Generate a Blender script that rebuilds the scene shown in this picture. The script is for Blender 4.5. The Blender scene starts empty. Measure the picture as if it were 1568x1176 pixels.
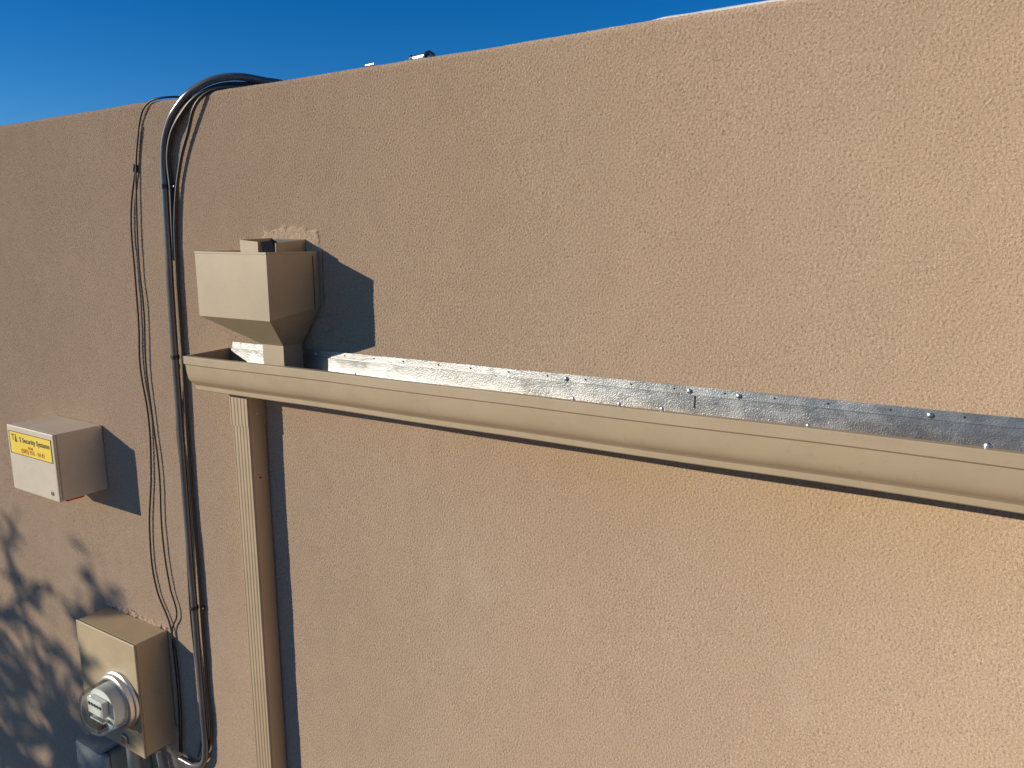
import bpy, bmesh, math, random
import numpy as np
from mathutils import Vector, Matrix, noise
random.seed(7); rng=np.random.default_rng(11)
scene=bpy.context.scene
scene.view_settings.view_transform='Standard'; scene.view_settings.look='None'; scene.view_settings.exposure=0
GROUND=-2.95

# ------------------------------------------------------------------ materials
def nt(name):
    m=bpy.data.materials.new(name); m.use_nodes=True
    n=m.node_tree; n.nodes.clear()
    o=n.nodes.new('ShaderNodeOutputMaterial'); return m,n,o
def mixc(n,fac,a,b,mode='MIX'):
    x=n.nodes.new('ShaderNodeMix'); x.data_type='RGBA'; x.blend_type=mode
    for s,v in ((x.inputs[0],fac),(x.inputs[6],a),(x.inputs[7],b)):
        if isinstance(v,bpy.types.NodeSocket): n.links.new(v,s)
        elif isinstance(v,(int,float)): s.default_value=v
        else: s.default_value=(*v,1)
    return x.outputs[2]
def tex(n,scale,detail=3,rough=.5,vec=None,dist=0):
    t=n.nodes.new('ShaderNodeTexNoise'); t.inputs['Scale'].default_value=scale
    t.inputs['Detail'].default_value=detail; t.inputs['Roughness'].default_value=rough
    t.inputs['Distortion'].default_value=dist
    if vec: n.links.new(vec,t.inputs['Vector'])
    return t.outputs['Fac']
def geo(n):
    return n.nodes.new('ShaderNodeNewGeometry').outputs['Position']
def ramp(n,v,lo,hi,a=0.,b=1.):
    r=n.nodes.new('ShaderNodeMapRange'); r.interpolation_type='SMOOTHSTEP'
    n.links.new(v,r.inputs[0]); r.inputs[1].default_value=lo; r.inputs[2].default_value=hi
    r.inputs[3].default_value=a; r.inputs[4].default_value=b; return r.outputs[0]
def mth(n,op,a,b=0.):
    x=n.nodes.new('ShaderNodeMath'); x.operation=op
    for s,v in ((x.inputs[0],a),(x.inputs[1],b)):
        if isinstance(v,bpy.types.NodeSocket): n.links.new(v,s)
        else: s.default_value=v
    return x.outputs[0]
def bump(n,h,strength,dist):
    b=n.nodes.new('ShaderNodeBump'); b.inputs['Strength'].default_value=strength
    b.inputs['Distance'].default_value=dist; n.links.new(h,b.inputs['Height']); return b.outputs[0]
def paint(name,col,rough=.5,metal=0.,var=.12,bs=300,bd=.0002,dirt=.15,spec=.5):
    m,n,o=nt(name); p=geo(n)
    b=n.nodes.new('ShaderNodeBsdfPrincipled'); n.links.new(b.outputs[0],o.inputs[0])
    f=ramp(n,tex(n,9,5,.6,p),.3,.7)
    c=mixc(n,f,col,tuple(x*(1-var) for x in col))
    g=ramp(n,tex(n,60,4,.7,p),.58,.75,0,dirt)
    c=mixc(n,g,c,(.16,.12,.085))
    n.links.new(c,b.inputs['Base Color'])
    n.links.new(ramp(n,tex(n,25,4,.6,p),.2,.8,rough*.85,min(1,rough*1.15)),b.inputs['Roughness'])
    b.inputs['Metallic'].default_value=metal
    b.inputs['Specular IOR Level'].default_value=spec
    n.links.new(bump(n,tex(n,bs,2,.5,p),.5,bd),b.inputs['Normal'])
    return m

def stucco(name='stucco',tone=1.0):
    m,n,o=nt(name); p=geo(n)
    sep=n.nodes.new('ShaderNodeSeparateXYZ'); n.links.new(p,sep.inputs[0]); X,Y,Z=sep.outputs
    d=n.nodes.new('ShaderNodeBsdfDiffuse'); d.inputs['Roughness'].default_value=.9
    k=lambda *c: tuple(min(.85,v*tone) for v in c)
    base=mixc(n,ramp(n,tex(n,1.6,4,.6,p),.3,.7),k(.585,.422,.280),k(.545,.387,.255))
    base=mixc(n,ramp(n,tex(n,14,4,.65,p),.35,.7,0,.2),base,k(.49,.345,.23))
    # grain: darker pits and pale sand
    base=mixc(n,ramp(n,tex(n,270,2,.7,p),.50,.66,0,.58),base,k(.29,.195,.125))
    base=mixc(n,ramp(n,tex(n,430,1,.6,p),.54,.68,0,.5),base,k(.80,.64,.47))
    # blotchy ochre tint on the wall under the gutter, stronger to the right
    under=mth(n,'MULTIPLY',ramp(n,Z,-.60,-.37),ramp(n,Z,-.30,-.34))
    tint=mth(n,'MULTIPLY',under,ramp(n,X,-1.2,-.4))
    tint=mth(n,'MULTIPLY',tint,ramp(n,tex(n,3.5,5,.65,p),.32,.66,.03,.36))
    base=mixc(n,tint,base,(.54,.36,.175))
    # pale salts
    sa=mth(n,'MULTIPLY',ramp(n,tex(n,2.3,5,.7,p,.6),.53,.72,0,.25),ramp(n,Z,-.2,-.7))
    base=mixc(n,sa,base,(.66,.52,.39))
    n.links.new(base,d.inputs[0])
    n.links.new(bump(n,tex(n,280,3,.65,p),.9,.0022),d.inputs['Normal'])
    n.links.new(d.outputs[0],o.inputs[0]); return m
M_STUCCO=stucco()
M_STUCCO2=stucco('stucco_patch',1.22)
M_TAN=paint('tan_gutter_paint',(.42,.32,.20),.42,var=.10,dirt=.2)
M_HEAD=paint('tan_head_paint',(.39,.30,.185),.5,var=.1,dirt=.15)
M_DSP=paint('downspout_paint',(.40,.295,.185),.5,var=.1,dirt=.18)
M_METERBOX=paint('meter_box_paint',(.45,.345,.21),.5,var=.12,dirt=.18)
M_ALARM=paint('alarm_box_paint',(.54,.465,.36),.55,var=.1,dirt=.2)
M_BLACK=paint('black_cable',(.022,.020,.019),.45,var=.2,dirt=.2)
M_PIPE=paint('conduit_dark_grey',(.13,.13,.135),.22,var=.3,dirt=.35,spec=.8)
M_DARK=paint('dark_metal',(.05,.04,.032),.6)
M_GREYG=paint('grey_green_enclosure',(.40,.41,.35),.5)
M_YEL=paint('yellow_decal',(.78,.56,.06),.45,var=.05,dirt=.05,bd=.00002)
M_INK=paint('blue_black_ink',(.03,.035,.06),.6,bd=.00001)
M_RED=paint('red_lens',(.6,.03,.02),.25,dirt=0)
M_REDINK=paint('orange_ink',(.55,.16,.02),.5,dirt=0,bd=.00001)
M_CAULK=paint('caulk',(.52,.38,.23),.85,var=.3,dirt=.4,bs=120,bd=.002)
M_WHITE=paint('roof_coating',(.72,.68,.62),.7,var=.1,dirt=.15)
M_DIAL=paint('dial_white',(.78,.78,.72),.5)
M_ALU=paint('aluminium',(.62,.62,.62),.35,metal=1)
M_ROOF=paint('roof_membrane',(.35,.33,.30),.9)
def galv():
    m,n,o=nt('galvanised_sheet'); p=geo(n)
    b=n.nodes.new('ShaderNodeBsdfPrincipled'); n.links.new(b.outputs[0],o.inputs[0])
    mp=n.nodes.new('ShaderNodeMapping'); mp.inputs['Scale'].default_value=(.25,1,1); n.links.new(p,mp.inputs[0])
    c=mixc(n,ramp(n,tex(n,30,5,.7,mp.outputs[0]),.35,.65),(.47,.46,.435),(.34,.33,.31))
    c=mixc(n,ramp(n,tex(n,12,6,.75,p),.50,.70,0,.6),c,(.22,.20,.17))
    n.links.new(c,b.inputs['Base Color']); b.inputs['Metallic'].default_value=.85
    n.links.new(ramp(n,tex(n,40,4,.6,p),.3,.7,.30,.44),b.inputs['Roughness'])
    h=mth(n,'ADD',tex(n,420,2,.6,p),mth(n,'MULTIPLY',tex(n,12,2,.5,mp.outputs[0]),3.5))
    n.links.new(bump(n,h,.6,.0008),b.inputs['Normal']); return m
M_GALV=galv()
def glass():
    m,n,o=nt('meter_glass')
    t=n.nodes.new('ShaderNodeBsdfTransparent'); t.inputs[0].default_value=(.93,.95,.92,1)
    g=n.nodes.new('ShaderNodeBsdfGlossy'); g.inputs['Roughness'].default_value=.08
    l=n.nodes.new('ShaderNodeLayerWeight'); l.inputs[0].default_value=.25
    x=n.nodes.new('ShaderNodeMixShader'); n.links.new(ramp(n,l.outputs['Fresnel'],0,1,.04,.55),x.inputs[0])
    n.links.new(t.outputs[0],x.inputs[1]); n.links.new(g.outputs[0],x.inputs[2]); n.links.new(x.outputs[0],o.inputs[0]); return m
M_GLASS=glass()
def groundm():
    m,n,o=nt('gravel_dirt'); p=geo(n)
    d=n.nodes.new('ShaderNodeBsdfDiffuse'); d.inputs['Roughness'].default_value=1
    c=mixc(n,ramp(n,tex(n,.6,6,.6,p),.35,.65),(.44,.31,.21),(.34,.235,.155))
    c=mixc(n,ramp(n,tex(n,35,4,.7,p),.5,.65,0,.6),c,(.20,.16,.13))
    n.links.new(c,d.inputs[0]); n.links.new(bump(n,tex(n,30,5,.7,p),.8,.02),d.inputs['Normal'])
    n.links.new(d.outputs[0],o.inputs[0]); return m
def leafm():
    m,n,o=nt('leaves'); p=geo(n)
    d=n.nodes.new('ShaderNodeBsdfPrincipled'); n.links.new(mixc(n,ramp(n,tex(n,5,3,.6,p),.3,.7),(.045,.075,.025),(.09,.11,.04)),d.inputs['Base Color'])
    d.inputs['Roughness'].default_value=.6; n.links.new(d.outputs[0],o.inputs[0]); return m
M_BARK=paint('bark',(.13,.095,.065),.9,var=.4,bs=60,bd=.01)

# ------------------------------------------------------------------ helpers
def link(o,parent=None):
    scene.collection.objects.link(o)
    if parent: o.parent=parent
    return o
def empty(name):
    e=bpy.data.objects.new(name,None); e.empty_display_size=.1; return link(e)
def mesh(name,vs,fs,mat,parent=None,bevel=0,smooth=False,solid=0,seg=2):
    me=bpy.data.meshes.new(name); me.from_pydata([tuple(v) for v in vs],[],fs); me.update()
    bm=bmesh.new(); bm.from_mesh(me); bmesh.ops.recalc_face_normals(bm,faces=bm.faces); bm.to_mesh(me); bm.free()
    o=bpy.data.objects.new(name,me); me.materials.append(mat); link(o,parent)
    if solid:
        s=o.modifiers.new('s','SOLIDIFY'); s.thickness=solid; s.offset=0
    if bevel:
        b=o.modifiers.new('b','BEVEL'); b.width=bevel; b.segments=seg; b.limit_method='ANGLE'; b.angle_limit=math.radians(30)
    if smooth:
        for f in me.polygons: f.use_smooth=True
    return o
def box(name,x0,x1,y0,y1,z0,z1,mat,parent=None,bevel=.002,**k):
    vs=[(x,y,z) for x in (x0,x1) for y in (y0,y1) for z in (z0,z1)]
    fs=[(0,1,3,2),(4,6,7,5),(0,4,5,1),(2,3,7,6),(0,2,6,4),(1,5,7,3)]
    return mesh(name,vs,fs,mat,parent,bevel,**k)
def tube(name,pts,r,mat,parent=None,res=8,jit=0):
    cu=bpy.data.curves.new(name,'CURVE'); cu.dimensions='3D'; cu.bevel_depth=r; cu.bevel_resolution=4; cu.resolution_u=res
    sp=cu.splines.new('BEZIER'); sp.bezier_points.add(len(pts)-1)
    for b,p in zip(sp.bezier_points,pts):
        b.co=Vector(p)+Vector((random.uniform(-jit,jit),0,random.uniform(-jit,jit))); b.handle_left_type=b.handle_right_type='AUTO'
    cu.use_fill_caps=True
    o=bpy.data.objects.new(name,cu); bpy.context.collection.objects.link(o)
    dg=bpy.context.evaluated_depsgraph_get(); me=bpy.data.meshes.new_from_object(o.evaluated_get(dg)); bpy.data.objects.remove(o)
    me.materials.clear(); me.materials.append(mat)
    for f in me.polygons: f.use_smooth=True
    o=bpy.data.objects.new(name,me); return link(o,parent)
def lathe(name,cx,cz,prof,mat,parent=None,n=48,smooth=True):
    vs=[];fs=[]
    for r,y in prof:
        for i in range(n):
            a=2*math.pi*i/n; vs.append((cx+r*math.cos(a),y,cz+r*math.sin(a)))
    for j in range(len(prof)-1):
        for i in range(n):
            fs.append((j*n+i,j*n+(i+1)%n,(j+1)*n+(i+1)%n,(j+1)*n+i))
    if prof[0][0]>0: fs.append(tuple(range(n)))
    if prof[-1][0]>0: fs.append(tuple(range((len(prof)-1)*n,len(prof)*n)))
    o=mesh(name,vs,fs,mat,parent,smooth=smooth)
    e=o.modifiers.new('e','EDGE_SPLIT'); e.split_angle=math.radians(40)
    return o

# ------------------------------------------------------------------ building
bld=empty('stucco_building')
def ztop(x): return .311+.0085*(x+2.465)
XL,XR,ZB=-3.2,.4,-2.1
DX=.0022
nx=int((XR-XL)/DX); R=.012
arc=R*math.pi/2
nz=int((ztop(0)-R-ZB+arc+.03)/DX)
def band(shape,wl,bw,seed):
    r=np.random.default_rng(seed); w=r.standard_normal(shape).astype(np.float32)
    F=np.fft.rfft2(w); kz=np.fft.fftfreq(shape[0],DX)[:,None]; kx=np.fft.rfftfreq(shape[1],DX)[None,:]
    k=np.sqrt(kz*kz+kx*kx); F*=np.exp(-((k-1/wl)/(bw/wl))**2)
    h=np.fft.irfft2(F,s=shape); return h/h.std()
sh=(nz+(nz&1),nx+(nx&1)); nz,nx=sh
h1=band(sh,.0070,.28,1); h2=band(sh,.0053,.25,2); h3=band(sh,.12,.8,3); h4=band(sh,.6,.8,4)
mod=.95+.12*np.tanh(h4)
H=(.00030*h1+.00032*h2)*mod+.00018*h3+.0004*h4
xs=XL+np.arange(nx)*DX; s=np.arange(nz)*DX
Xg,Sg=np.meshgrid(xs,s)
zt=.311+.0085*(Xg+2.465)+.0012*np.interp(Xg,np.linspace(XL,XR,22),rng.standard_normal(22))
sa=Sg-(zt-R-ZB)
th=np.clip(sa/R,0,math.pi/2)
over=np.clip(sa-arc,0,None)
Yb=R*(1-np.cos(th))+over
Zb=np.where(sa<0,ZB+Sg,zt-R+R*np.sin(th))
ny=-np.cos(th); nzv=np.sin(th)
V=np.stack([Xg,Yb+ny*H,Zb+nzv*H],-1).reshape(-1,3).astype(np.float32)
idx=np.arange(nz*nx).reshape(nz,nx)
Fq=np.stack([idx[:-1,:-1],idx[:-1,1:],idx[1:,1:],idx[1:,:-1]],-1).reshape(-1,4).astype(np.int32)
me=bpy.data.meshes.new('front_wall')
me.vertices.add(len(V)); me.vertices.foreach_set('co',V.ravel())
me.loops.add(Fq.size); me.loops.foreach_set('vertex_index',Fq.ravel())
me.polygons.add(len(Fq)); me.polygons.foreach_set('loop_start',np.arange(0,Fq.size,4,dtype=np.int32))
me.polygons.foreach_set('use_smooth',np.ones(len(Fq),dtype=bool))
me.update(calc_edges=True); me.materials.append(M_STUCCO)
link(bpy.data.objects.new('front_wall',me),bld)
BX0,BX1,BY=-9.,7.,8.
box('wall_left',BX0,XL+.004,.0,.22,GROUND,ztop(XL)-.001,M_STUCCO,bld,bevel=.012,seg=3)
box('wall_right',XR-.006,BX1,.0,.22,GROUND,ztop(XR)-.001,M_STUCCO,bld,bevel=.012,seg=3)
box('wall_base',XL+.004,XR-.006,.0,.22,GROUND,ZB+.003,M_STUCCO,bld,bevel=0)
box('parapet_core',XL+.004,XR-.006,.03,.22,ZB+.003,.308,M_STUCCO,bld,bevel=0)
box('wall_end_west',BX0,BX0+.22,.22,BY,GROUND,.30,M_STUCCO,bld,bevel=.015)
box('wall_end_east',BX1-.22,BX1,.22,BY,GROUND,.30,M_STUCCO,bld,bevel=.015)
box('wall_back',BX0+.22,BX1-.22,BY-.22,BY,GROUND,.30,M_STUCCO,bld,bevel=.015)
box('roof_deck',BX0+.22,BX1-.22,.22,BY-.22,-.1,.05,M_ROOF,bld,bevel=0)
# white roof coating lapping over the top of the parapet (closed strip)
vs=[];fs=[];N=110
for i in range(N+1):
    x=-.62+i*(1.02/N); j=.0015*noise.noise(Vector((x*9,0,3)))+.001*noise.noise(Vector((x*41,2,3)))
    t=min(1,i/16); y=.010+(1-t)*.03
    vs+=[(x,y+j,ztop(x)-.012),(x,y-.001+j,ztop(x)+.001*t+j-.002*(1-t)),(x,y+.006,ztop(x)+.0055*t-.002*(1-t)+j),(x,.215,ztop(x)+.005)]
for i in range(N):
    for k in range(3): fs.append((i*4+k,i*4+k+1,i*4+k+5,i*4+k+4))
mesh('parapet_coating',vs,fs,M_WHITE,bld,smooth=True)

# ------------------------------------------------------------------ rain gutter
gut=empty('rain_gutter')
GX0,GX1=-1.522,3.2
def gz(x): return -.2460+.0073*(x+1.25)
def lipz(x): return gz(x)-.0185
prof=[(-.1185,-.0045),(-.119,0),(-.1305,0),(-.1315,-.0015),(-.1312,-.0165),(-.1290,-.0185),(-.1268,-.0195),(-.1262,-.026),(-.1252,-.036),(-.1236,-.046),(-.1214,-.053),(-.1180,-.0585),(-.113,-.0625),(-.1085,-.066),(-.106,-.0695),(-.1055,-.0785),(-.104,-.080),(-.030,-.083)]
inner=[(-.030,-.083),(-.0160,-.050),(-.0112,-.022),(-.0105,.0045),(-.0070,.0050),(-.0060,.0185)]
def sweep(name,pr,mat,thick,x0,x1,step=.04,wob=.0012,seed=0):
    vs=[];fs=[];n=int((x1-x0)/step)+1;k=len(pr)
    for i in range(n+1):
        x=x0+(x1-x0)*i/n
        w=wob*noise.noise(Vector((x*2.3,seed,0))); w2=wob*noise.noise(Vector((x*3.1,seed+9,1)))
        for y,z in pr: vs.append((x,y+w*(abs(y)/.13),lipz(x)+z+w2))
    for i in range(n):
        for j in range(k-1): fs.append((i*k+j,i*k+j+1,(i+1)*k+j+1,(i+1)*k+j))
    o=mesh(name,vs,fs,mat,gut,solid=thick)
    for f in o.data.polygons: f.use_smooth=True
    e=o.modifiers.new('e','EDGE_SPLIT'); e.split_angle=math.radians(28)
    return o
sweep('painted_trough',prof,M_TAN,.0012,GX0,GX1,wob=.0025)
sweep('trough_lining',[(y+.0016,z+.0016) for y,z in prof[5:]],M_GALV,.0006,GX0+.002,GX1,wob=.0025)
sweep('apron_flashing',inner,M_GALV,.0008,GX0+.012,GX1,step=.02,wob=.0022,seed=5)
x=GX0; pc=prof[1:]+[(-.004,-.083),(-.004,.004)]
vs=[(x-.001,y,lipz(x)+z) for y,z in pc]
mesh('end_cap',vs,[tuple(range(len(vs)))],M_TAN,gut,solid=.0015)
mesh('back_leg',[(GX0,-.005,lipz(GX0)-.083),(GX1,-.005,lipz(GX1)-.083),(GX1,-.005,lipz(GX1)+.004),(GX0,-.005,lipz(GX0)+.004)],[(0,1,2,3)],M_GALV,gut,solid=.001)
mesh('trough_floor',[(GX0,-.030,lipz(GX0)-.083),(GX1,-.030,lipz(GX1)-.083),(GX1,-.0055,lipz(GX1)-.083),(GX0,-.0055,lipz(GX0)-.083)],[(0,1,2,3)],M_TAN,gut,solid=.001)
def screw(name,x,y,z,r,axis='y',mat=M_ALU):
    bm=bmesh.new(); bmesh.ops.create_uvsphere(bm,u_segments=14,v_segments=8,radius=r)
    for v in bm.verts:
        if axis=='y': v.co.y*=.55
        else: v.co.z*=.6
    bmesh.ops.translate(bm,verts=bm.verts,vec=(x,y,z)); me=bpy.data.meshes.new(name); bm.to_mesh(me); bm.free()
    for f in me.polygons: f.use_smooth=True
    me.materials.append(mat); link(bpy.data.objects.new(name,me),gut)
i=0
for x in (-1.36,-1.235,-.62,-.395,-.315,-.05,.42,1.0,1.6):
    i+=1; screw(f'flange_screw_{i}',x,-.0085,gz(x)-.008,.0042)
x=-1.15; k=0
while x<1.5:
    k+=1; screw(f'nail_{k}',x,-.0075,gz(x)-.006,.0016,mat=M_DARK); x+=.085+random.uniform(-.01,.01)
for q,x in enumerate((-1.02,-.55,-.47,-.40,-.19,.02,.5,1.1)):
    screw(f'lip_rivet_{q+1}',x,-.117,lipz(x)+.0015,.0034 if q!=5 else .0055)
# lap joint in the apron
for q,x in enumerate((-.385,.9)):
    box(f'apron_lap_{q+1}',x,x+.0012,-.0125,-.0108,gz(x)-.034,gz(x)-.014,M_DARK,gut,bevel=0)

# ------------------------------------------------------------------ downspout
dsp=empty('downspout')
def dspipe(name,x0,x1,y0,y1,zt,zb,ribs=5):
    pl=[(x1,y1),(x1,y0+.004),(x1-.003,y0)]
    w=(x1-x0-.008)/ribs
    for r in range(ribs):
        a=x1-.004-r*w
        pl+=[(a-.15*w,y0),(a-.35*w,y0+.0011),(a-.65*w,y0+.0011),(a-.85*w,y0)]
    pl+=[(x0+.003,y0),(x0,y0+.004),(x0,y1)]
    n=len(pl); L=12; vs=[];fs=[]
    for j in range(L+1):
        z=zt+(zb-zt)*j/L; dx=.0009*noise.noise(Vector((z*3,1,1)))
        vs+=[(a+dx,b,z) for a,b in pl]
    for j in range(L):
        for q in range(n): fs.append((j*n+q,j*n+(q+1)%n,(j+1)*n+(q+1)%n,(j+1)*n+q))
    return mesh(name,vs,fs,M_DSP,dsp)
dspipe('upper_outlet',-1.478,-1.4125,-.0535,-.003,lipz(-1.45)-.084,-.435)
dspipe('lower_pipe',-1.4755,-1.4145,-.0510,-.0045,-.42,GROUND+.12)
for q,z in enumerate((-1.75,-2.7)):
    box(f'strap_{q+1}',-1.50,-1.39,-.0555,-.0035,z-.012,z+.012,M_DSP,dsp,bevel=.001)
box('shoe',-1.4735,-1.417,-.22,-.0045,GROUND+.03,GROUND+.12,M_DSP,dsp,bevel=.004)
for q,z in enumerate((-.56,-.405)):
    tube(f'pop_rivet_{q+1}',[(-1.4145,-.03,z),(-1.4105,-.03,z)],.0022,M_ALU if q else M_RED,dsp)

# ------------------------------------------------------------------ conductor head
ch=empty('conductor_head')
a0,a1,b0,z1=-1.437,-1.219,-.143,-.0345
zf,zk=-.1695,-.150
o0,o1,c0,c1,zo=-1.325,-1.262,-.074,-.022,-.231
zo2=-.292
V=[(a0,b0,z1),(a1,b0,z1),(a1,-.004,z1),(a0,-.004,z1),
   (a0,b0,zf),(a1,b0,zf),(a1,-.004,zk),(a0,-.004,zk),
   (o0,c0,zo),(o1,c0,zo),(o1,c1,zo),(o0,c1,zo),
   (o0,c0,zo2),(o1,c0,zo2),(o1,c1,zo2),(o0,c1,zo2)]
F=[(l*4+i,l*4+(i+1)%4,(l+1)*4+(i+1)%4,(l+1)*4+i) for l in range(3) for i in range(4)]
mesh('hopper',V,F,M_HEAD,ch,solid=.0016)
box('rim_front',a0-.001,a1+.001,b0-.0015,b0+.004,z1-.003,z1+.0012,M_HEAD,ch,bevel=.0006)
box('rim_right',a1-.004,a1+.0015,b0+.0042,-.004,z1-.003,z1+.0012,M_HEAD,ch,bevel=.0006)
box('rim_left',a0-.0015,a0+.004,b0+.0042,-.004,z1-.003,z1+.0012,M_HEAD,ch,bevel=.0006)
box('wall_flange_right',a1+.001,a1+.010,-.0055,-.002,zk+.004,z1+.003,M_HEAD,ch,bevel=.0005)
box('wall_flange_left',a0-.012,a0-.001,-.0055,-.002,zk+.004,z1+.003,M_HEAD,ch,bevel=.0005)
mesh('seam',[(a1+.0014,b0+.122,z1-.008),(a1+.0014,b0+.1235,z1-.008),(a1+.0014,b0+.1235,zk-.004),(a1+.0014,b0+.122,zk-.004)],[(0,1,2,3)],M_DARK,ch,solid=.0008)
sc=empty('scupper_spout')
s0,s1,yy,zt_,zb_=-1.362,-1.255,-.086,-.0095,-.095
mesh('throat_side',[(s0,.01,zt_+.004),(s0,yy,zt_),(s0,yy,zb_),(s0,.01,zb_)],[(0,1,2,3)],M_HEAD,sc,solid=.0015)
mesh('throat_side_2',[(s1,.01,zt_+.002),(s1,yy,zt_-.006),(s1,yy,zb_),(s1,.01,zb_)],[(0,1,2,3)],M_HEAD,sc,solid=.0015)
mesh('throat_floor',[(s0,.01,zb_),(s1,.01,zb_),(s1,yy,zb_),(s0,yy,zb_)],[(0,1,2,3)],M_HEAD,sc,solid=.0015)
mesh('throat_lip',[(s0,yy,zt_),(s0+.055,yy,zt_-.004),(s0+.055,yy,zb_),(s0,yy,zb_)],[(0,1,2,3)],M_HEAD,sc,solid=.0015)
mesh('torn_tab',[(s0+.058,yy+.004,zt_-.004),(s0+.075,yy+.02,zt_-.001),(s0+.085,yy+.02,zb_+.04),(s0+.066,yy+.004,zb_+.04)],[(0,1,2,3)],M_DARK,sc,solid=.0015)
mesh('opening_shade',[(s0+.002,-.003,zt_+.001),(s1-.002,-.003,zt_+.001),(s1-.002,-.003,zb_),(s0+.002,-.003,zb_)],[(0,1,2,3)],M_DARK,sc,solid=.001)  # solid dark sheet, its colour standing in for shade inside the scupper hole
def patch(name,x0,x1,z0,z1,parent,mat=M_CAULK,h=.004,seed=0,dx=.0022,amp=1.):
    # thin, irregular trowelled patch lying on the wall (height field fading into the wall)
    nxp=int((x1-x0)/dx); nzp=int((z1-z0)/dx); vs=[];fs=[]
    for j in range(nzp+1):
        for i in range(nxp+1):
            u=i/nxp; v=j/nzp; x=x0+(x1-x0)*u; z=z0+(z1-z0)*v
            d=min(u,1-u,)*(x1-x0); e=min(v,1-v)*(z1-z0); d=min(d,e)
            ed=noise.noise(Vector((x*45,seed,z*45)))*.014+noise.noise(Vector((x*130,seed+4,z*130)))*.007
            a=max(0,min(1,(d+ed-.005)/.007)); a=a*a*(3-2*a)
            g=(noise.noise(Vector((x*210,seed,z*210)))*.0018+noise.noise(Vector((x*80,seed+7,z*80)))*.002)*amp
            vs.append((x,.002-a*(h+.002+g),z))
    w=nxp+1
    for j in range(nzp):
        for i in range(nxp): fs.append((j*w+i,j*w+i+1,(j+1)*w+i+1,(j+1)*w+i))
    return mesh(name,vs,fs,mat,parent,smooth=True)
patch('patch_top',s0-.030,s1+.050,-.048,.024,sc,mat=M_STUCCO2,h=.0024,seed=2,amp=.6)
patch('patch_foot',-1.262,-1.205,-.245,-.17,sc,mat=M_STUCCO,h=.004,seed=5)

# ------------------------------------------------------------------ alarm box
al=empty('alarm_box')
x0,x1,y0,zb,zt=-2.339,-2.101,-.140,-.717,-.529
box('housing',x0,x1,y0+.010,-.001,zb,zt,M_ALARM,al,bevel=.003)
box('cover',x0-.0015,x1+.0015,y0,y0+.0092,zb-.0015,zt+.0015,M_ALARM,al,bevel=.003)
dx0,dx1,dz0,dz1=x0+.010,x1-.010,zt-.080,zt-.014
box('decal',dx0,dx1,y0-.0008,y0-.0002,dz0,dz1,M_YEL,al,bevel=0)
for nm,q in (('decal_border_top',(dx0,dx1,dz1-.0018,dz1)),('decal_border_bottom',(dx0,dx1,dz0,dz0+.0018)),('decal_border_l',(dx0,dx0+.0018,dz0+.0019,dz1-.0019)),('decal_border_r',(dx1-.0018,dx1,dz0+.0019,dz1-.0019))):
    box(nm,q[0],q[1],y0-.0014,y0-.0009,q[2],q[3],M_INK,al,bevel=0)
def text(name,s,x,z,size,mat,parent,y,w=None):
    cu=bpy.data.curves.new(name,'FONT'); cu.body=s; cu.size=size; cu.align_x='CENTER'; cu.align_y='CENTER'; cu.extrude=.0002; cu.offset=.0002
    o=bpy.data.objects.new(name,cu); scene.collection.objects.link(o)
    dg=bpy.context.evaluated_depsgraph_get(); me=bpy.data.meshes.new_from_object(o.evaluated_get(dg)); bpy.data.objects.remove(o)
    me.materials.clear(); me.materials.append(mat)
    xs_=[v.co.x for v in me.vertices]; k=(w/(max(xs_)-min(xs_))) if w else 1
    me.transform(Matrix.Translation((x,y,z))@Matrix.Rotation(math.radians(90),4,'X')@Matrix.Diagonal((k,1,1,1)))
    link(bpy.data.objects.new(name,me),parent)
cx=(dx0+dx1)/2
text('company_initial','T',dx0+.020,dz1-.019,.026,M_INK,al,y0-.0012)
mesh('logo_triangle',[(dx0+.029,y0-.0012,dz1-.030),(dx0+.041,y0-.0012,dz1-.030),(dx0+.035,y0-.0012,dz1-.006)],[(0,1,2)],M_INK,al,solid=.0004)
text('company','S Security Systems',cx+.023,dz1-.021,.0205,M_INK,al,y0-.0012,w=.155)
text('line2','24 HR',cx,dz1-.040,.010,M_REDINK,al,y0-.0012)
text('line3','(505) 555 - 0142',cx+.01,dz0+.014,.0165,M_REDINK,al,y0-.0012,w=.12)
lathe('lock',x1-.03,zb+.02,[(0.006,y0-.002),(.006,y0+.001)],M_ALU,al,n=16)
box('strobe_lens',x0+.195,x1-.018,y0+.03,-.06,zb-.012,zb-.0005,M_RED,al,bevel=.004)

# ------------------------------------------------------------------ electric meter
em=empty('electric_meter')
x0,x1,y0,zb,zt=-2.160,-1.880,-.104,-1.441,-1.098
box('socket_box',x0,x1,y0+.006,-.001,zb,zt,M_METERBOX,em,bevel=.004)
box('front_cover',x0-.0015,x1+.0015,y0,y0+.0054,zb-.0015,zt+.0015,M_METERBOX,em,bevel=.0025)
mcx,mcz=-1.965,-1.283
lathe('collar',mcx,mcz,[(.084,y0-.0002),(.083,y0-.008),(.079,y0-.011),(.078,y0-.022),(.074,y0-.025),(.068,y0-.025)],M_ALU,em)
lathe('glass_dome',mcx,mcz,[(.070,y0-.026),(.069,y0-.070),(.066,y0-.082),(.058,y0-.090),(.036,y0-.094),(.0,y0-.095)],M_GLASS,em)
lathe('meter_base',mcx,mcz,[(.061,y0-.0255),(.059,y0-.056),(.030,y0-.0565)],M_DIAL,em)
box('nameplate',mcx-.036,mcx+.036,y0-.075,y0-.058,mcz-.01,mcz+.036,M_DIAL,em)
for q in range(5):
    lathe(f'dial_{q+1}',mcx-.026+.013*q,mcz+.020,[(.0055,y0-.0752),(.0055,y0-.0757)],M_INK,em,n=18)
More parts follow.
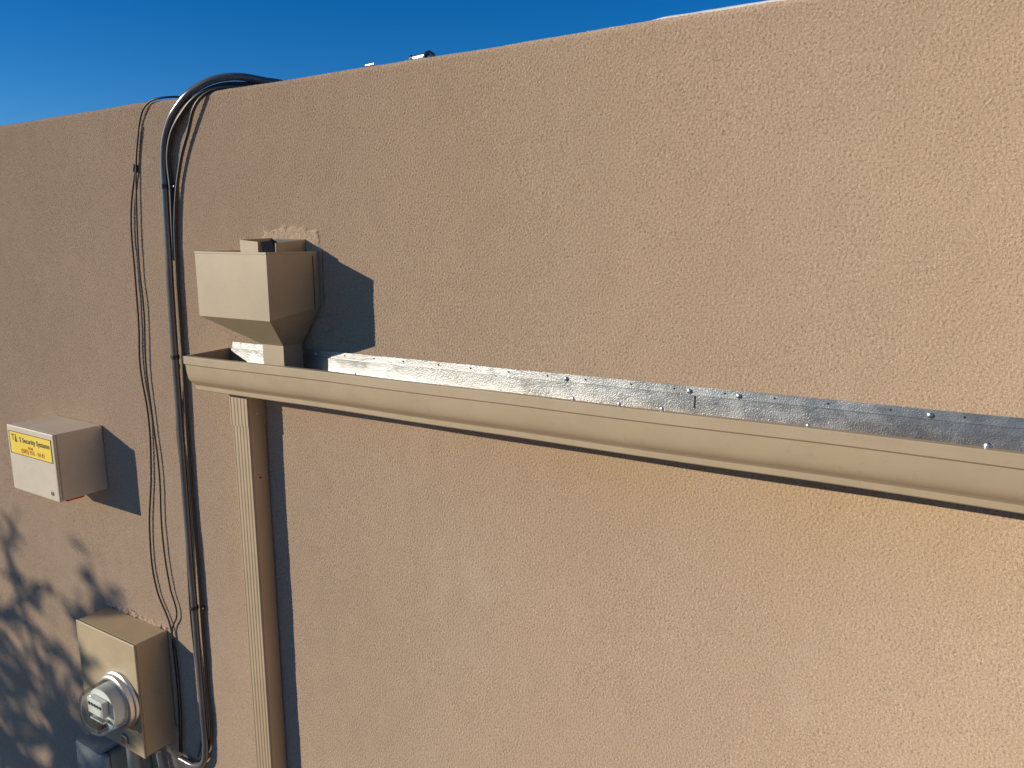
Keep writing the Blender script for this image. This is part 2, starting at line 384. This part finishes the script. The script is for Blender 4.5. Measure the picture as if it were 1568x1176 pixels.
box('register_bar',mcx-.03,mcx+.03,y0-.076,y0-.0582,mcz-.030,mcz-.022,M_ALU,em)
lathe('rotor_disc',mcx,mcz-.045,[(.012,y0-.0575),(.012,y0-.069)],M_DARK,em,n=20)
box('hasp',mcx-.012,mcx+.012,y0-.008,y0-.0005,zb+.02,zb+.045,M_ALU,em)
patch('sealant_strip',x0-.02,x1+.008,zt-.014,zt+.018,em,h=.004,seed=21,mat=M_STUCCO2)
patch('broken_stucco',x1-.03,x1+.035,zb-.05,zb+.05,em,mat=M_CAULK,h=.006,seed=31)
tube('hub',[(-2.02,-.055,zb),(-2.02,-.055,-1.60)],.018,M_GREYG,em)

# ------------------------------------------------------------------ lower grey enclosure
jb=empty('disconnect_box')
x0,x1,y0,zb,zt=-2.262,-2.105,-.096,-1.79,-1.535
box('body',x0,x1,y0+.02,-.001,zb,zt,M_GREYG,jb,bevel=.006,seg=3)
box('lid',x0-.003,x1+.003,y0,y0+.019,zb-.003,zt+.004,M_GREYG,jb,bevel=.008,seg=4)
box('rain_hood',x0+.02,x1-.02,y0-.006,-.02,zt+.0045,zt+.012,M_GREYG,jb,bevel=.003)
tube('ground_wire',[(-1.985,-.03,-1.45),(-1.975,-.03,-1.52),(-1.99,-.02,-1.65),(-1.99,-.012,-2.2),(-1.99,-.012,GROUND)],.0035,paint('green_wire',(.03,.16,.08),.5),jb)
tube('ground_pipe',[(-1.95,-.02,-1.50),(-1.93,-.02,-1.62),(-1.93,-.015,-2.2),(-1.93,-.015,GROUND)],.008,M_GREYG,jb)

# ------------------------------------------------------------------ conduit and cables
def P3(l,y): return [(a/1000,y,b/1000) for a,b in l]
con=empty('electrical_conduit')
tube('pipe',[(-1.40,.24,.20),(-1.44,.17,.335),(-1.48,.10,.352),(-1.525,.04,.354),(-1.575,.002,.333),(-1.639,-.014,.289),(-1.681,-.016,.240),(-1.700,-.016,.185)]+
  P3([(-1706,93),(-1712,-63),(-1716,-174),(-1719,-306),(-1722,-475),(-1724,-650),(-1726,-832),(-1726,-980),(-1728,-1173),(-1728,-1312),(-1730,-1404),(-1742,-1450),(-1775,-1478),(-1850,-1485)],-.016),.0088,M_PIPE,con)
for q,(x,z) in enumerate(((-1.7055,.115),(-1.7195,-.30),(-1.726,-.98))):
    tube(f'strap_{q+1}',[(x,-.016,z-.005),(x,-.016,z+.005)],.0108,M_BLACK,con)
    box(f'strap_tab_{q+1}',x+.009,x+.028,-.0065,-.003,z-.005,z+.005,M_BLACK,con,bevel=.001)
    tube(f'strap_screw_{q+1}',[(x+.023,-.0095,z),(x+.023,-.006,z)],.003,M_ALU,con)
ca=empty('cable')
A=[(-1660,325),(-1704,318),(-1763,308),(-1798,266),(-1829,167),(-1866,49),(-1872,-99),(-1876,-234),(-1886,-339),(-1870,-479),(-1880,-625),(-1914,-820),(-1906,-974),(-1856,-1079)]
pa=P3(A,-.006); pa[0]=(-1.66,.08,.322); pa[1]=(-1.71,.01,.322)
tube('strand',pa+[(-1.85,-.008,-1.14),(-1.845,-.010,-1.30),(-1.86,-.010,-1.47)],.0024,M_BLACK,ca)
tube('clip',[(-1.829,-.006,.172),(-1.834,-.006,.155)],.0065,M_BLACK,ca)
B=[(-1798,262),(-1822,180),(-1834,96),(-1848,-65),(-1846,-198),(-1858,-336),(-1850,-476),(-1842,-619),(-1853,-807),(-1839,-957),(-1820,-1029),(-1848,-1086)]
cb=empty('cable.001'); tube('strand',P3(B,-.0075)+[(-1.838,-.008,-1.16),(-1.835,-.010,-1.32),(-1.85,-.010,-1.47)],.0022,M_BLACK,cb)
C=[(-1492,330),(-1563,303),(-1618,223),(-1654,152),(-1683,47),(-1694,-94),(-1698,-300),(-1702,-420),(-1706,-560)]
pc=P3(C,-.009); pc[0]=(-1.46,.06,.330); pc[1]=(-1.55,-.004,.312)
cc=empty('cable.002'); tube('strand',pc+P3([(-1708,-700),(-1706,-860),(-1708,-1010),(-1711,-1200),(-1722,-1400),(-1770,-1460)],-.009),.0042,M_BLACK,cc)
cd=empty('cable.003'); tube('strand',P3([(-1716,-320),(-1742,-480),(-1740,-620),(-1742,-760),(-1748,-900),(-1752,-1010),(-1748,-1130),(-1742,-1250),(-1744,-1370),(-1775,-1450)],-.010),.0036,M_BLACK,cd)
ce=empty('cable.004'); tube('strand',[(-1.45,.16,.33),(-1.50,.07,.341),(-1.56,.012,.325),(-1.632,-.010,.272),(-1.682,-.012,.205),(-1.690,-.010,.10),(-1.700,-.010,-.06)],.0055,M_BLACK,ce)

# ------------------------------------------------------------------ small roof fittings on the parapet
def fitting(name,x,big):
    e=empty(name); z=ztop(x)
    box('base',x-.018,x+.018,.028,.060,z+.0,z+.006,M_ALU,e,bevel=.001)
    if big:
        tube('bolt',[(x-.016,.04,z+.010),(x+.012,.04,z+.012)],.0055,M_ALU,e)
        tube('clamp',[(x+.014,.035,z+.004),(x+.018,.040,z+.016),(x+.030,.045,z+.010)],.0045,M_BLACK,e)
        tube('nut',[(x-.022,.04,z+.008),(x-.017,.04,z+.011)],.007,M_BLACK,e)
    else:
        tube('bolt',[(x-.010,.03,z+.008),(x+.012,.03,z+.009)],.004,M_ALU,e)
fitting('cable_clamp',-.968,True); fitting('cable_clamp.001',-1.085,False)

# ------------------------------------------------------------------ ground
bm=bmesh.new(); bmesh.ops.create_grid(bm,x_segments=60,y_segments=60,size=400)
for v in bm.verts: v.co.z=GROUND
me=bpy.data.meshes.new('ground'); bm.to_mesh(me); bm.free(); me.materials.append(groundm()); link(bpy.data.objects.new('ground',me))

# ------------------------------------------------------------------ tree (stands in the yard, shades the wall's lower left)
tr=empty('tree')
SD=Vector((.124,.119,-.047)).normalized()
dist=3.2/SD.y
cen=Vector((-3.36,0,-1.22))-SD*dist
base=Vector((cen.x+.1,cen.y-.1,GROUND))
tv=[];tf=[];leafpts=[]
def limb(p,q,r0,r1,seg=6,n=7):
    d=(q-p); L=d.length; up=Vector((0,0,1)) if abs(d.normalized().z)<.9 else Vector((1,0,0))
    a=d.cross(up).normalized(); b=d.cross(a).normalized(); off=len(tv)
    for j in range(seg+1):
        t=j/seg; c=p+d*t+(a*noise.noise(p*3+Vector((t*2,0,0)))+b*noise.noise(p*3+Vector((0,t*2,5))))*L*.12*math.sin(math.pi*t)
        r=r0+(r1-r0)*t
        for i in range(n): tv.append(c+(a*math.cos(2*math.pi*i/n)+b*math.sin(2*math.pi*i/n))*r)
    for j in range(seg):
        for i in range(n): tf.append((off+j*n+i,off+j*n+(i+1)%n,off+(j+1)*n+(i+1)%n,off+(j+1)*n+i))
def grow(p,d,L,r,lv):
    q=p+d*L; limb(p,q,r,r*.66)
    if lv==0:
        leafpts.append((p,q)); return
    if lv<=1: leafpts.append((p.lerp(q,.3),q))
    for k in range(random.choice((2,3,3))):
        nd=(d+Vector((random.gauss(0,.6),random.gauss(0,.6),random.gauss(-.05,.42)))).normalized()
        s=p.lerp(q,random.uniform(.55,1)) if k else q
        grow(s,nd,L*random.uniform(.64,.84),r*.62,lv-1)
fork=Vector((base.x,base.y,cen.z-1.05)); limb(base,fork,.10,.07,8,12)
for k in range(7):
    a=k*.9+.4; grow(fork,Vector((math.cos(a)*.8,math.sin(a)*.8,1)).normalized(),.56,.038,4)
mesh('trunk_and_limbs',tv,tf,M_BARK,tr,smooth=True)
lv=[];lf=[]
for p,q in leafpts:
    if random.random()<.35: continue
    for k in range(18):
        c=p.lerp(q,random.random())+Vector([random.gauss(0,.026) for _ in range(3)])
        a=Vector([random.gauss(0,1) for _ in range(3)]).normalized(); b=a.orthogonal().normalized()
        l=random.uniform(.022,.042); w=l*.5; o=len(lv)
        lv+=[c-a*l,c+b*w,c+a*l,c-b*w]; lf.append((o,o+1,o+2,o+3))
mesh('leaves',lv,lf,leafm(),tr)

# ------------------------------------------------------------------ light, sky, camera
to_sun=(-SD)
el=math.asin(to_sun.z); az=math.atan2(to_sun.x,to_sun.y)
sl=bpy.data.lights.new('sun','SUN'); sl.energy=5.0; sl.angle=math.radians(.5); sl.color=(1,.93,.80)
so=bpy.data.objects.new('sun',sl); so.rotation_mode='QUATERNION'; so.rotation_quaternion=SD.to_track_quat('-Z','Y'); so.location=(-8,-8,4); link(so)
w=bpy.data.worlds.new('World'); scene.world=w; w.use_nodes=True; n=w.node_tree; n.nodes.clear()
sk=n.nodes.new('ShaderNodeTexSky'); sk.sky_type='NISHITA'; sk.sun_disc=False; sk.sun_elevation=el; sk.sun_rotation=az%(2*math.pi)
sk.altitude=1600; sk.air_density=1.0; sk.dust_density=.1; sk.ozone_density=2.6
tn=n.nodes.new('ShaderNodeMix'); tn.data_type='RGBA'; tn.blend_type='MULTIPLY'; tn.inputs[0].default_value=1; tn.inputs[7].default_value=(.74,.93,1.22,1)
hs=n.nodes.new('ShaderNodeHueSaturation'); hs.inputs['Saturation'].default_value=1.22
bg=n.nodes.new('ShaderNodeBackground'); bg.inputs[1].default_value=.095
wo=n.nodes.new('ShaderNodeOutputWorld')
n.links.new(sk.outputs[0],tn.inputs[6]); n.links.new(tn.outputs[2],hs.inputs['Color']); n.links.new(hs.outputs[0],bg.inputs[0]); n.links.new(bg.outputs[0],wo.inputs[0])

cam=bpy.data.cameras.new('camera'); cam.lens=27.05; cam.sensor_width=36; cam.clip_start=.02; cam.clip_end=2000
co=bpy.data.objects.new('camera',cam); link(co)
Rv=Vector((.852,.5234,.0006)).normalized(); Fv=Vector((-.5137,.8366,-.1896)); Fv=(Fv-Rv*Fv.dot(Rv)).normalized(); Uv=Rv.cross(Fv)
m=Matrix((Rv,Uv,-Fv)).transposed().to_4x4(); m.translation=(0,-1.2,0); co.matrix_world=m
scene.camera=co
